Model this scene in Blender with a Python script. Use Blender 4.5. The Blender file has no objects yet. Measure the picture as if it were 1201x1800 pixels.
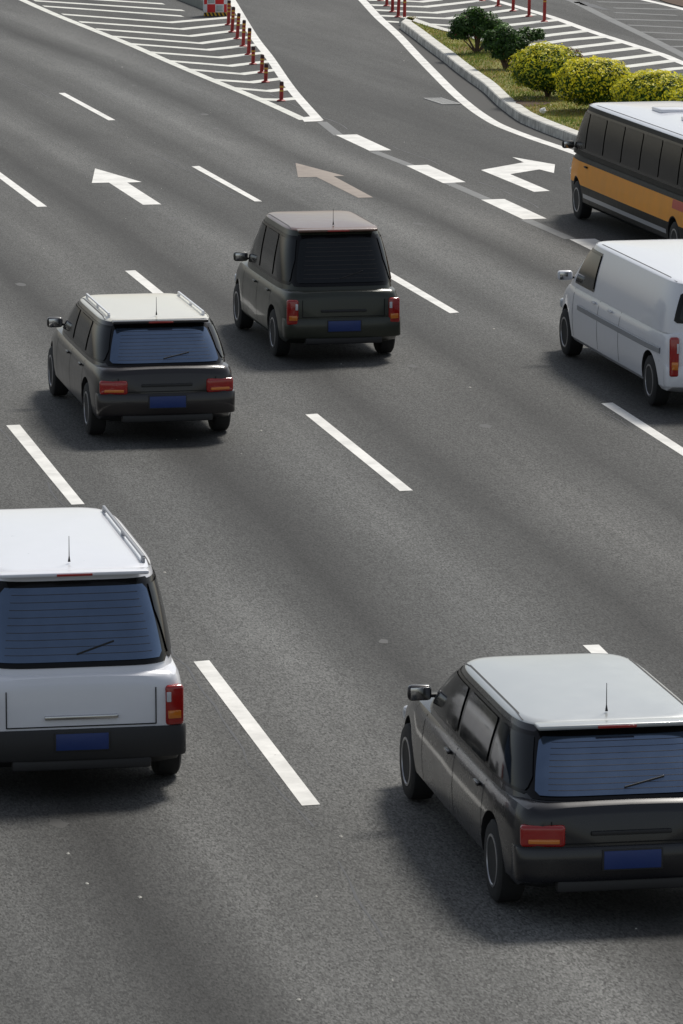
import bpy, bmesh, math, random
from mathutils import Vector, Matrix, Euler
from mathutils.noise import noise as mnoise
random.seed(7)
R = math.radians
sc = bpy.context.scene
COL = sc.collection

# ------------------------------------------------------------------ camera
FPX, YAW, PIT, CAMH = 8885.12, 0.1987727, 0.1699073, 9.4911
cd = bpy.data.cameras.new('camera'); cam = bpy.data.objects.new('camera', cd); COL.objects.link(cam)
cam.location = (0, 0, CAMH); cam.rotation_euler = (math.pi/2-PIT, 0, -YAW)
cd.sensor_fit = 'VERTICAL'; cd.sensor_height = 24; cd.lens = 24*FPX/1800; cd.clip_end = 5000; cd.clip_start = .5
sc.camera = cam
CM = Euler((math.pi/2-PIT, 0, -YAW)).to_matrix()
def at(px, py, z=0.0):
    """point at height z seen at photo pixel (used once, to survey the ground plan)"""
    d = CM @ Vector(((px-600.5)/FPX, -(py-900)/FPX, -1))
    t = (z-CAMH)/d.z
    return Vector((d.x*t, d.y*t, z))

# lane coordinates: lat across, s along the gently curving carriageway
K1, K2, S0 = 0.000786, 6.1e-6, 75.0
def lane(lat, s):
    u = s-S0; n = 24; h = u/n; x = 0; y = S0
    for i in range(n):
        v = (i+.5)*h; a = K1*v+K2*v*v/2
        x -= math.sin(a)*h; y += math.cos(a)*h
    a = K1*u+K2*u*u/2
    return x+lat*math.cos(a), y+lat*math.sin(a), a

# ------------------------------------------------------------------ materials
def nodes_of(name):
    m = bpy.data.materials.new(name); m.use_nodes = True
    nt = m.node_tree; b = nt.nodes['Principled BSDF']
    return m, nt, b
def N(nt, t, **kw):
    n = nt.nodes.new(t)
    for k, v in kw.items():
        if k.startswith('i_'):
            n.inputs[k[2:].replace('_', ' ')].default_value = v
        else: setattr(n, k, v)
    return n
def mathn(nt, op, a, b=None, c=None):
    n = nt.nodes.new('ShaderNodeMath'); n.operation = op
    for i, v in enumerate((a, b, c)):
        if v is None: continue
        if isinstance(v, (int, float)): n.inputs[i].default_value = v
        else: nt.links.new(v, n.inputs[i])
    return n.outputs[0]
def mixc(nt, fac, a, b, mode='MIX'):
    n = nt.nodes.new('ShaderNodeMix'); n.data_type = 'RGBA'; n.blend_type = mode
    for idx, v in ((0, fac), (6, a), (7, b)):
        if isinstance(v, (int, float)): n.inputs[idx].default_value = v
        elif isinstance(v, tuple): n.inputs[idx].default_value = (*v, 1) if len(v) == 3 else v
        else: nt.links.new(v, n.inputs[idx])
    return n.outputs[2]
def ramp(nt, fac, stops, interp='LINEAR'):
    n = nt.nodes.new('ShaderNodeValToRGB'); cr = n.color_ramp; cr.interpolation = interp
    while len(cr.elements) > 1: cr.elements.remove(cr.elements[-1])
    for i, (p, c) in enumerate(stops):
        e = cr.elements[0] if i == 0 else cr.elements.new(p)
        e.position = p; e.color = (c, c, c, 1) if isinstance(c, (int, float)) else (*c, 1)
    nt.links.new(fac, n.inputs[0]); return n.outputs[0]
def noise_tex(nt, scale, detail=3, rough=.6, vec=None):
    n = N(nt, 'ShaderNodeTexNoise'); n.inputs['Scale'].default_value = scale; n.inputs['Detail'].default_value = detail
    n.inputs['Roughness'].default_value = rough
    if vec is None:
        vec = N(nt, 'ShaderNodeTexCoord').outputs['Object']
    nt.links.new(vec, n.inputs['Vector'])
    return n.outputs[0]
_mc = {}
def pbr(name, col, rough=.5, metal=0., var=.12, scale=6., coat=0., spec=.5):
    if name in _mc: return _mc[name]
    m, nt, b = nodes_of(name)
    f = noise_tex(nt, scale, 4)
    lo = tuple(c*(1-var) for c in col); hi = tuple(min(1, c*(1+var)) for c in col)
    nt.links.new(mixc(nt, f, lo, hi), b.inputs['Base Color'])
    nt.links.new(mathn(nt, 'MULTIPLY_ADD', f, .12, max(.02, rough-.06)), b.inputs['Roughness'])
    b.inputs['Metallic'].default_value = metal
    b.inputs['Coat Weight'].default_value = coat; b.inputs['Coat Roughness'].default_value = .06
    b.inputs['Specular IOR Level'].default_value = spec
    _mc[name] = m; return m

def asphalt(name, base, lanes=True):
    m, nt, b = nodes_of(name); L = nt.links
    uv = N(nt, 'ShaderNodeUVMap'); uv.uv_map = 'lane'
    def scaled(sx, sy):
        mp = N(nt, 'ShaderNodeMapping'); mp.inputs['Scale'].default_value = (sx, sy, 1)
        L.new(uv.outputs[0], mp.inputs['Vector']); return mp.outputs[0]
    g1 = noise_tex(nt, 1, 2, .75, scaled(62, 17))
    vo = N(nt, 'ShaderNodeTexVoronoi'); vo.inputs['Scale'].default_value = 1; L.new(scaled(66, 20), vo.inputs['Vector'])
    sp = N(nt, 'ShaderNodeSeparateColor'); L.new(vo.outputs['Color'], sp.inputs[0])
    g = mathn(nt, 'ADD', mathn(nt, 'MULTIPLY', ramp(nt, g1, [(.3, 0), (.7, 1)]), .55), mathn(nt, 'MULTIPLY', sp.outputs[0], .45))
    gf = mathn(nt, 'MULTIPLY_ADD', g, 1.9, .1)                     # stones: .44 .. 1.59
    patch = mathn(nt, 'MULTIPLY_ADD', noise_tex(nt, 1, 4, .6, scaled(.5, .12)), .9, .55)
    streak = mathn(nt, 'MULTIPLY_ADD', noise_tex(nt, 1, 3, .55, scaled(1.1, .045)), 1.2, .40)
    fine = mathn(nt, 'MULTIPLY_ADD', noise_tex(nt, 1, 3, .6, scaled(7, .5)), .22, .89)
    v = mathn(nt, 'MULTIPLY', gf, mathn(nt, 'MULTIPLY', patch, mathn(nt, 'MULTIPLY', streak, fine)))
    if lanes:
        xyz = N(nt, 'ShaderNodeSeparateXYZ'); L.new(uv.outputs[0], xyz.inputs[0])
        # lane bands: wear, plus passing cars' light and dark streaks painted into colour
        wob = mathn(nt, 'MULTIPLY_ADD', noise_tex(nt, 1, 2, .5, scaled(.15, .05)), 1.0, -.5)
        lat = mathn(nt, 'ADD', xyz.outputs[0], wob)
        t = mathn(nt, 'DIVIDE', mathn(nt, 'SUBTRACT', lat, 4), 20)
        prof = [(4, .9), (5.5, 1.0), (6.4, .74), (7.2, 1.1), (8.1, 1.0), (9.2, 1.22), (10.2, .74), (11.3, 1.15), (12.0, 1.05),
                (12.8, .78), (13.9, 1.15), (14.7, .84), (15.6, 1.0), (16.3, .9), (17.2, 1.32), (18.1, .8), (18.9, 1.2), (19.7, 1.0), (20.6, .92), (22, .84), (24, .98)]
        pr = ramp(nt, t, [((a-4)/20, max(.35, 1+(c-1)*2.3)/1.8) for a, c in prof])
        v = mathn(nt, 'MULTIPLY', v, mathn(nt, 'MULTIPLY', pr, 1.8))
    tint = mixc(nt, noise_tex(nt, 1, 2, .5, scaled(.2, .03)), (1.0, .98, .92), (.97, 1.0, .98))
    cm = N(nt, 'ShaderNodeVectorMath', operation='SCALE'); L.new(tint, cm.inputs[0]); L.new(mathn(nt, 'MULTIPLY', v, base), cm.inputs['Scale'])
    L.new(cm.outputs[0], b.inputs['Base Color'])
    b.inputs['Roughness'].default_value = .82; b.inputs['Specular IOR Level'].default_value = .35
    bp = N(nt, 'ShaderNodeBump'); bp.inputs['Strength'].default_value = .25; bp.inputs['Distance'].default_value = .004
    L.new(g, bp.inputs['Height']); L.new(bp.outputs[0], b.inputs['Normal'])
    return m

def paint_mat(name, col, wear=.25):
    m, nt, b = nodes_of(name)
    g = N(nt, 'ShaderNodeNewGeometry')
    n1 = noise_tex(nt, 38, 4, .8, g.outputs['Position']); n2 = noise_tex(nt, 2.2, 4, .65, g.outputs['Position'])
    f = mathn(nt, 'GREATER_THAN', mathn(nt, 'ADD', n1, mathn(nt, 'MULTIPLY', n2, .35)), .98-wear*.35)
    base = mixc(nt, ramp(nt, n2, [(.35, 0), (.6, 1)]), tuple(c*.78 for c in col), col)
    nt.links.new(mixc(nt, mathn(nt, 'MULTIPLY', f, .55), base, (.13, .125, .11)), b.inputs['Base Color'])
    b.inputs['Roughness'].default_value = .7
    return m
M_road = asphalt('worn_streaked_asphalt', .070)
M_paint = paint_mat('road_paint', (.80, .79, .75), .3)
M_paint2 = paint_mat('gore_paint', (.72, .72, .66), .35)
M_old = paint_mat('faded_paint', (.17, .175, .175), .7)
M_patch = pbr('gutter_asphalt', (.05, .049, .046), .85, var=.3, scale=9)
M_tar = pbr('crack_sealant', (.03, .03, .031), .5)
M_white = pbr('white_car_paint', (.80, .81, .85), .3, var=.03, coat=.6)
M_cream = pbr('cream_car_paint', (.70, .68, .60), .35, var=.04, coat=.5)
M_silver = pbr('silver_car_paint', (.44, .46, .46), .34, metal=.35, var=.05, coat=.6)
M_char = pbr('charcoal_car_paint', (.016, .013, .014), .3, metal=.0, var=.04, coat=.5, spec=.4)
M_shadebody = pbr('shaded_car_paint', (.009, .009, .012), .28, var=.04, coat=.5, spec=.4)  # near-black body: shade of the side away from the sun, put into paint
M_olive = pbr('olive_car_paint', (.032, .036, .026), .33, metal=.1, var=.04, coat=.3, spec=.4)
M_brown = pbr('brown_car_paint', (.15, .085, .065), .35, metal=.2, var=.1, coat=.5)
M_busb = pbr('bus_dark_paint', (.007, .008, .008), .45, var=.05, spec=.12)
M_busg = pbr('bus_window_glass', (.005, .006, .007), .2, var=.05, spec=.12)
M_orange = pbr('orange_stripe', (.88, .34, .012), .55, var=.12, scale=3, coat=.1)
M_red = pbr('red_stripe', (.55, .05, .02), .4, var=.1)
M_grey = pbr('grey_stripe', (.3, .31, .33), .4, var=.1)
M_trim = pbr('black_plastic', (.022, .022, .023), .6, var=.2)
M_rub = pbr('tyre_rubber', (.02, .02, .02), .8, var=.3)
M_alloy = pbr('alloy_wheel', (.42, .42, .43), .35, metal=.8, var=.1)
M_glass = pbr('dark_tinted_glass', (.008, .010, .012), .08, var=.1, spec=.35)
M_bglass = pbr('sky_reflection_glass', (.13, .18, .27), .09, metal=.8, var=.15, spec=.5)  # blue of the reflected sky put into the glass colour
M_heat = pbr('heater_line', (.05, .04, .035), .4)
M_gloss = pbr('gloss_black_trim', (.006, .006, .007), .2, var=.1, spec=.25)
M_tail = pbr('red_lens', (.34, .012, .01), .15, var=.1, coat=.8)
M_amber = pbr('amber_lens', (.65, .19, .02), .15, var=.1, coat=.8)
M_lens = pbr('clear_lens', (.6, .62, .65), .1, var=.1, coat=.8)
M_plate = pbr('blue_plate', (.015, .04, .17), .4, var=.05)
M_chrome = pbr('chrome_trim', (.6, .6, .6), .15, metal=1, var=.05)
M_seam = pbr('panel_gap', (.008, .008, .008), .9)
M_bred = pbr('red_rubber', (.36, .022, .018), .55, var=.2, scale=14)
M_bdark = pbr('dark_rubber', (.045, .012, .012), .6, var=.25)
M_byel = pbr('yellow_reflective', (.62, .36, .04), .4, var=.15)
M_sred = pbr('red_board', (.62, .012, .014), .45, var=.08)
M_swht = pbr('white_board', (.72, .72, .74), .5, var=.06)
M_sgry = pbr('grey_reflector', (.40, .45, .44), .4, var=.25, scale=14)
M_syel = pbr('yellow_board', (.72, .42, .03), .5, var=.1)
M_conc = pbr('median_concrete', (.26, .27, .24), .85, var=.3, scale=4)
M_iron = pbr('cast_iron_grate', (.36, .36, .35), .55, metal=.3, var=.35, scale=20)
M_pit = pbr('drain_pit', (.012, .012, .012), .9)
M_paper = pbr('litter_paper', (.8, .8, .8), .7, var=.05)
M_bark = pbr('shrub_bark', (.11, .07, .045), .9, var=.4, scale=20)
M_soil = pbr('bare_soil', (.085, .05, .03), .95, var=.4, scale=7)

def kerb_mat():
    m, nt, b = nodes_of('kerb_stone')
    g = N(nt, 'ShaderNodeNewGeometry'); P = g.outputs['Position']
    n1 = noise_tex(nt, 3, 5, .65, P); n2 = noise_tex(nt, 26, 3, .7, P)
    sx = N(nt, 'ShaderNodeSeparateXYZ'); nt.links.new(P, sx.inputs[0])
    # blotchy grime, heavier on the side faces
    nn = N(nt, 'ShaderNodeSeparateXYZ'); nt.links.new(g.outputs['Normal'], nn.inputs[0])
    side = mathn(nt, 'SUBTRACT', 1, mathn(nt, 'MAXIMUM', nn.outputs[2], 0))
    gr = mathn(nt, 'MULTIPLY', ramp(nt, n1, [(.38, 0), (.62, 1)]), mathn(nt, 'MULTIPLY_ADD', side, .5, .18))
    base = mixc(nt, n2, (.60, .585, .53), (.74, .73, .68))
    nt.links.new(mixc(nt, gr, base, (.17, .165, .145)), b.inputs['Base Color'])
    b.inputs['Roughness'].default_value = .85
    return m
M_kerb = kerb_mat()
def grass_mat(name, a, bb, c):
    m, nt, b = nodes_of(name)
    g = N(nt, 'ShaderNodeNewGeometry'); P = g.outputs['Position']
    mp = N(nt, 'ShaderNodeMapping'); mp.inputs['Scale'].default_value = (1, .35, 1); nt.links.new(P, mp.inputs['Vector'])
    n1 = noise_tex(nt, 1.5, 5, .65, mp.outputs[0])
    cr = ramp(nt, n1, [(.36, c), (.47, a), (.6, bb), (.72, c)])
    n2 = noise_tex(nt, 30, 2, .7, P)
    nt.links.new(mixc(nt, .6, cr, mixc(nt, n2, (.35, .35, .35), (1.3, 1.3, 1.3)), 'MULTIPLY'), b.inputs['Base Color'])
    b.inputs['Roughness'].default_value = .8; b.inputs['Specular IOR Level'].default_value = .2
    return m
M_lawn = grass_mat('lawn', (.20, .20, .05), (.24, .23, .05), (.24, .155, .07))
def leaf_mat(name, col):
    m, nt, b = nodes_of(name)
    g = N(nt, 'ShaderNodeNewGeometry')
    f = g.outputs['Random Per Island']
    nt.links.new(mixc(nt, f, tuple(c*.7 for c in col), tuple(c*1.25 for c in col)), b.inputs['Base Color'])
    b.inputs['Roughness'].default_value = .45; b.inputs['Specular IOR Level'].default_value = .35
    tr = N(nt, 'ShaderNodeBsdfTranslucent'); mx = N(nt, 'ShaderNodeMixShader'); mx.inputs[0].default_value = .35
    src = b.inputs['Base Color'].links[0].from_socket
    nt.links.new(src, tr.inputs[0]); nt.links.new(b.outputs[0], mx.inputs[1]); nt.links.new(tr.outputs[0], mx.inputs[2])
    nt.links.new(mx.outputs[0], nt.nodes['Material Output'].inputs['Surface'])
    return m
M_ly = leaf_mat('leaf_yellow', (.88, .80, .04))
M_ll = leaf_mat('leaf_lime', (.50, .56, .05))
M_lg = leaf_mat('leaf_green', (.06, .13, .02))
M_lm = leaf_mat('leaf_mid_green', (.15, .34, .04))
M_ld = leaf_mat('leaf_dark_green', (.035, .085, .02))
M_lr = leaf_mat('leaf_russet', (.17, .05, .03))

# ------------------------------------------------------------------ mesh helpers
def link(name, me, mats, parent=None, smooth=None):
    o = bpy.data.objects.new(name, me); COL.objects.link(o)
    for m in (mats if isinstance(mats, (list, tuple)) else [mats]): me.materials.append(m)
    if parent is not None: o.parent = parent
    if smooth is not None:
        for p in me.polygons: p.use_smooth = True
        me.set_sharp_from_angle(angle=R(smooth))
    return o
def mesh(name, vs, fs, mats, parent=None, smooth=None, idx=None):
    me = bpy.data.meshes.new(name); me.from_pydata([tuple(v) for v in vs], [], fs)
    if idx: 
        for p, i in zip(me.polygons, idx): p.material_index = i
    me.update(); return link(name, me, mats, parent, smooth)
def bmobj(name, bm, mats, parent=None, smooth=None):
    bmesh.ops.recalc_face_normals(bm, faces=bm.faces)
    me = bpy.data.meshes.new(name); bm.to_mesh(me); bm.free(); return link(name, me, mats, parent, smooth)
def tag(o, label, cat, group=None, kind=None):
    o['label'] = label; o['category'] = cat
    if group: o['group'] = group
    if kind: o['kind'] = kind
    return o
def struct(o, label=None, cat=None):
    o['kind'] = 'structure'
    if label: o['label'] = label
    if cat: o['category'] = cat
    return o
def empty(name, loc=(0, 0, 0), rz=0):
    o = bpy.data.objects.new(name, None); COL.objects.link(o); o.location = loc; o.rotation_euler = (0, 0, rz); o.empty_display_size = .2
    return o
def bbox(bm, c, s, bev=.01, rot=None, seg=2):
    r = bmesh.ops.create_cube(bm, size=1.0); vs = r['verts']
    bmesh.ops.scale(bm, vec=s, verts=vs)
    if bev > 0:
        es = list({e for v in vs for e in v.link_edges})
        rr = bmesh.ops.bevel(bm, geom=es, offset=min(bev, min(s)*.45), segments=seg, affect='EDGES', profile=.5)
        vs = list({v for f in rr['faces'] for v in f.verts} | {v for v in vs if v.is_valid})
    if rot is not None: bmesh.ops.rotate(bm, cent=(0, 0, 0), matrix=rot, verts=vs)
    bmesh.ops.translate(bm, vec=c, verts=vs)
    return vs
def box(name, c, s, mat, parent=None, bev=.01, rot=None, seg=2):
    bm = bmesh.new(); bbox(bm, c, s, bev, rot, seg); return bmobj(name, bm, mat, parent, 35)
def lathe(name, prof, mat, parent=None, seg=20, axis='Z', off=(0, 0, 0), smooth=40):
    vs = []; fs = []
    for (r, z) in prof:
        for i in range(seg):
            a = 2*math.pi*i/seg
            p = (r*math.cos(a), r*math.sin(a), z) if axis == 'Z' else (z, r*math.cos(a), r*math.sin(a))
            vs.append((p[0]+off[0], p[1]+off[1], p[2]+off[2]))
    for j in range(len(prof)-1):
        for i in range(seg):
            a = j*seg+i; b = j*seg+(i+1) % seg
            fs.append((a, b, b+seg, a+seg))
    fs.append(tuple(range(seg))[::-1]); fs.append(tuple(range((len(prof)-1)*seg, len(prof)*seg)))
    o = mesh(name, vs, fs, mat, parent, smooth)
    bm = bmesh.new(); bm.from_mesh(o.data); bmesh.ops.recalc_face_normals(bm, faces=bm.faces); bm.to_mesh(o.data); bm.free()
    return o

# ------------------------------------------------------------------ ground and road
g = mesh('ground', [(-1500, -1500, -.02), (1500, -1500, -.02), (1500, 1500, -.02), (-1500, 1500, -.02)], [(0, 1, 2, 3)], pbr('verge_ground', (.09, .085, .06), .95, var=.3, scale=.5))
struct(g)
vs = []; fs = []; uvs = []
lats = [-30+2.5*i for i in range(31)]; ss = [0+4*i for i in range(61)]
for s in ss:
    for l in lats:
        x, y, a = lane(l, s); vs.append((x, y, 0)); uvs.append((l, s))
nl = len(lats)
for j in range(len(ss)-1):
    for i in range(nl-1): fs.append((j*nl+i, j*nl+i+1, (j+1)*nl+i+1, (j+1)*nl+i))
road = mesh('road', vs, fs, M_road); struct(road)
uvl = road.data.uv_layers.new(name='lane')
for lp in road.data.loops: uvl.data[lp.index].uv = uvs[lp.vertex_index]

ZM = .004
def flat(name, pts, mat, z=ZM, label=None, cat=None):
    w = [at(px, py, z) for px, py in pts]
    bm = bmesh.new(); f = bm.faces.new([bm.verts.new(p) for p in w]); bmesh.ops.triangulate(bm, faces=[f])
    for f in bm.faces:
        f.normal_update()
        if f.normal.z < 0: f.normal_flip()
    me = bpy.data.meshes.new(name); bm.to_mesh(me); bm.free()
    return struct(link(name, me, mat), label, cat)
def smooth_poly(P, n=6):
    out = []
    for i in range(len(P)-1):
        p0 = P[max(i-1, 0)]; p1 = P[i]; p2 = P[i+1]; p3 = P[min(i+2, len(P)-1)]
        for k in range(n):
            t = k/n
            out.append(.5*((2*p1)+(-p0+p2)*t+(2*p0-5*p1+4*p2-p3)*t*t+(-p0+3*p1-3*p2+p3)*t**3))
    out.append(P[-1]); return out
def strip_verts(W, width, z, lateral=False, jit=0):
    """left/right rows either side of world polyline W; lateral=True offsets along the lane direction"""
    L, Rr = [], []
    for i, p in enumerate(W):
        d = (W[min(i+1, len(W)-1)]-W[max(i-1, 0)]); d.z = 0; d.normalize()
        n = Vector((0, 1, 0)) if lateral else Vector((-d.y, d.x, 0))
        k = width/2*(1+jit*(random.random()-.5))
        L.append(Vector((p.x+n.x*k, p.y+n.y*k, z))); Rr.append(Vector((p.x-n.x*k, p.y-n.y*k, z)))
    return L, Rr
def ribbon(name, pts, width, mat, z=ZM, label=None, cat=None, sm=True, lateral=False, multi=None, jit=0):
    vs = []; fs = []
    for P in (multi or [pts]):
        W = [at(px, py, z) for px, py in P]
        if sm: W = smooth_poly(W)
        L, Rr = strip_verts(W, width, z, lateral, jit); b = len(vs)
        for a, c in zip(L, Rr): vs += [a, c]
        for i in range(len(W)-1): fs.append((b+2*i, b+2*i+1, b+2*i+3, b+2*i+2))
    o = mesh(name, vs, fs, mat)
    for p in o.data.polygons:
        if p.normal.z < 0: p.flip()
    o.data.update()
    return struct(o, label, cat)

# lane dashes (each its own painted mark)
DASH = [
 ('A', [(340.5,1163),(368,1160.5),(563,1414),(531,1416)], 'nearest and longest white lane dash, low in the middle of the road', 'n'),
 ('A', [(11,747.5),(35,746.5),(149,886),(126,887)], 'white lane dash just beyond the white people carrier at the left edge', ''),
 ('B', [(537,728.5),(558,727),(726,862),(703,863)], 'white lane dash in the middle of the photo, right of the cream-roofed car', ''),
 ('B', [(1024.5,1134),(1053,1133),(1230,1307),(1201+12,1309)], 'white lane dash running off the right edge beside the silver-roofed car', ''),
 ('B', [(220,476),(238,475),(350,565),(331,566)], 'white lane dash beside and beyond the cream-roofed car', ''),
 ('B', [(-17,301),(-3,300),(83,363),(66,363.5)], 'white lane dash cut by the left edge, left of the straight arrow', ''),
 ('C', [(642,463.5),(660,462.5),(807,549),(791,550.5)], 'white lane dash between the olive car and the white van', ''),
 ('C', [(1057,709),(1077,707.5),(1240,812),(1222,815)], 'white lane dash at the right edge just below the white van', ''),
 ('C', [(337,292.5),(350,291.5),(461,354),(448,354)], 'white lane dash between the two straight arrows', ''),
 ('C', [(103,163.5),(114,163),(203,211),(191,211.5)], 'farthest white lane dash, top left of the road', ''),
]
for l, pts, lab, _ in DASH: flat('lane_marking', pts, M_paint, label=lab, cat='road marking')
BL = [
 ([(590.4,237.2),(627.8,236.1),(688.2,264),(649.7,265)], 'farthest wide white block of the exit lane line, nearest the hatched tip'),
 ([(713.8,291),(752.3,289.6),(818.6,320),(779,321.8)], 'middle wide white block of the exit lane line'),
 ([(845.7,350.8),(886.7,349.7),(961.1,384.1),(919.7,385.6)], 'wide white block of the exit lane line beside the bend of the turn arrow'),
 ([(1001,420.5),(1046,419.5),(1128,459),(1083,461)], 'nearest wide white block of the exit lane line beside the white van'),
]
for p, lab in BL: flat('block_marking', p, M_paint, label=lab, cat='road marking')
flat('arrow_marking', [(167.3,295.9),(249.2,319.8),(223.9,320.8),(283.8,359.2),(251.5,359.8),(191.6,320.8),(161.6,321.5)], M_paint, label='white straight-ahead arrow painted in the left lane', cat='road arrow')
flat('arrow_marking', [(519.7,286.3),(606.2,309.2),(586.8,309.7),(656,346.9),(630,347.7),(556.5,311),(524,311.4)], paint_mat('brownish_paint', (.30,.25,.21), .35), label='dull brownish straight-ahead arrow painted beyond the olive car', cat='road arrow')
flat('arrow_marking', [(845.7,298.8),(920.8,285.2),(900.7,276),(975.8,288.9),(973.9,304.2),(948.3,297.7),(897,306),(966.6,335.4),(939.1,337.2)], M_paint, label='white right-turn arrow painted in the exit lane', cat='road arrow')

# faded old lines
ribbon('faded_marking', [], .20, M_old, z=.003, multi=[[(566,214),(596,238)], [(657,266),(722,291)], [(788,321),(855,350)], [(925,386),(1003,420)]], sm=False, label='faint old lane line showing between the wide white blocks', cat='road marking')
ribbon('edge_marking', [(600,-30),(618,-16),(637,0),(665,30),(700,62),(731,95),(765,130),(797,162),(825,186),(850,204),(880,221),(934,242),(984,259),(1034,277),(1100,302),(1201,340),(1320,390)], .22, M_paint,
       label='curving solid white line along the kerb of the planted island', cat='road marking')

# left gore
ribbon('edge_marking', [(0,-20),(40,0),(100,26.6),(166,53),(233,80),(300,109.5),(366,137.5),(440,167.6),(486,187.8),(535,210.5)], .21, M_paint2, label='long white line on the left side of the hatched area', cat='road marking')
ribbon('edge_marking', [(392,-24),(407.5,0),(445,62.5),(474,101),(512,156),(560,211)], .21, M_paint, label='long white line on the right side of the hatched area', cat='road marking')
flat('edge_marking', [(529,206.5),(546,204.6),(569,212.6),(535,214)], M_paint, z=.006, label='short white bar closing the tip of the hatched area', cat='road marking')
chev = [
 [(110,25),(300,39.3),(424,29)], [(140,38.3),(320,51),(396.7,42.9),(433,39.8)], [(170,51),(335,63.3),(403,55),(441,52)],
 [(200,64),(353,76),(412.7,67.7),(449,64)], [(233,77.3),(366,87.5),(456,78)], [(263,91.6),(387.5,101),(464,92.5)],
 [(301.5,107.3),(405,115.7),(474,107.5)], [(336.5,122.3),(426,130),(486,122.5)], [(375,140),(442.5,144.5),(496,138)],
 [(415,155),(472.5,160),(509,156)], [(453.7,172.4),(468,174.6),(492,175.3),(523,172.6)],
 [(60,1),(323,18.3)], [(76.6,10.7),(321,28.3)], [(120,-4),(288,6.7)], [(-10,-13),(240,-2)]]
ribbon('hatch_marking', [], .56, M_paint2, multi=chev, sm=False, lateral=True, z=.0035, label='white chevron stripes filling the left hatched area around the red posts', cat='road marking')
# right gore
ribbon('edge_marking', [(820,-14),(868,0),(920,15),(976,32),(1036,54),(1091,72),(1134,86),(1167,97),(1201,111),(1300,148)], .24, M_paint, label='long white line behind the yellow bushes bounding the far hatching', cat='road marking')
rch = [
 [(646,0),(715,1.5),(740,3),(775,-1)], [(652.5,8.7),(747.5,12),(850,0.5)], [(660,17.5),(765,22.5),(877,9.5)],
 [(669,27.4),(786,32.5),(908,16)], [(680,37.5),(796,45),(870,33),(940,25.2)], [(775,57.8),(800,56.5),(887,45),(979,35)],
 [(860,62),(944,50.7),(1006,43.8)], [(900,71),(966,61.8),(1037,53.5)], [(930,80),(999,70),(1070,63.8)], [(960,90),(1025,81.6),(1099,73)],
 [(990,100),(1054,92),(1131,83)], [(1020,112),(1096,102.3),(1164,94.3)], [(1060,122),(1113,115.5),(1192,105.5)], [(1120,130),(1182,121),(1235,117)]]
ribbon('hatch_marking', [], .60, M_paint2, multi=rch, sm=False, lateral=True, z=.0035, label='white chevron stripes behind the planted island and bushes', cat='road marking')
fch = [[(1080,33.5),(1201,37)], [(1104,44),(1201,48.5)], [(1125,56),(1201,59.5)], [(1154,68.5),(1215,71)], [(1080,14),(1201,17)], [(1080,22),(1190,27)], [(1050,3),(1150,6)], [(1182,82),(1215,81.5)]]
ribbon('faded_marking', [], .40, M_old, multi=fch, sm=False, lateral=True, z=.0035, label='faint worn hatching at the top right corner', cat='road marking')
ribbon('faded_marking', [(990,-3),(1010,3),(1058,27),(1100,47),(1142,67),(1201,97),(1260,128)], .25, M_old, z=.003, label='faint worn line between the two right hatched areas', cat='road marking')
ribbon('crack_marking', [(1018,3),(1040,10),(1067,17)], .30, M_tar, z=.003, label='dark sealed crack on the far right road', cat='road marking', jit=.8)
ribbon('edge_marking', [(1110,-7),(1134,0),(1167,7.5),(1201,16),(1260,32)], .22, M_paint, label='white edge line at the top right corner beside the brown verge', cat='road marking')
flat('verge', [(1145,-6),(1172,4),(1201,11.5),(1290,34),(1400,0),(1250,-60)], M_soil, z=.02)

# gutter strip between line and kerb
KB = [(704,51),(726,67),(752,87.5),(778,107),(800,125),(826,144.5),(850,162),(876,187),(909,212),(930,222.5),(960,235),(1000,250),(1067,274),(1120,292),(1201,324),(1290,362)]
LN = [(668,33),(700,62),(731,95),(765,130),(797,162),(825,186),(850,204),(880,221),(934,242),(984,259),(1034,277),(1100,302),(1201,340),(1290,377)]
flat('gutter', LN+KB[::-1]+[(690,40)], M_patch, z=.002)

# ------------------------------------------------------------------ planted island
KH = .19
KWp = smooth_poly([at(px, py, 0) for px, py in KB], 4)
BK = [(1290,215),(1201,180),(1100,150),(1000,122),(900,96),(840,78),(775,60),(735,46.5),(716,42.5)]
BKw = smooth_poly([at(px, py, 0) for px, py in BK], 4)
def offset_line(W, k, z):
    out = []
    for i, p in enumerate(W):
        d = (W[min(i+1, len(W)-1)]-W[max(i-1, 0)]); d.z = 0; d.normalize()
        out.append(Vector((p.x+d.y*k, p.y-d.x*k, z)))
    return out
ring = KWp + BKw                                       # walks near end -> ... note KWp goes nose -> near
ring = [p.copy() for p in ring]
def inner(p, i, k):
    n = len(ring); a = ring[i-1]; b = ring[(i+1) % n]; d = (b-a); d.z = 0; d.normalize()
    return Vector((p.x-d.y*k, p.y+d.x*k, 0))
# orientation: make sure offset goes inwards
cx = sum(p.x for p in ring)/len(ring); cy = sum(p.y for p in ring)/len(ring)
area = sum(ring[i].x*ring[(i+1) % len(ring)].y-ring[(i+1) % len(ring)].x*ring[i].y for i in range(len(ring)))
sg = 1 if area > 0 else -1
vs = []; fs = []; n = len(ring); idx = []
prof = [(0, 0), (.012, KH-.02), (.03, KH), (.27, KH), (.275, .05)]
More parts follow.
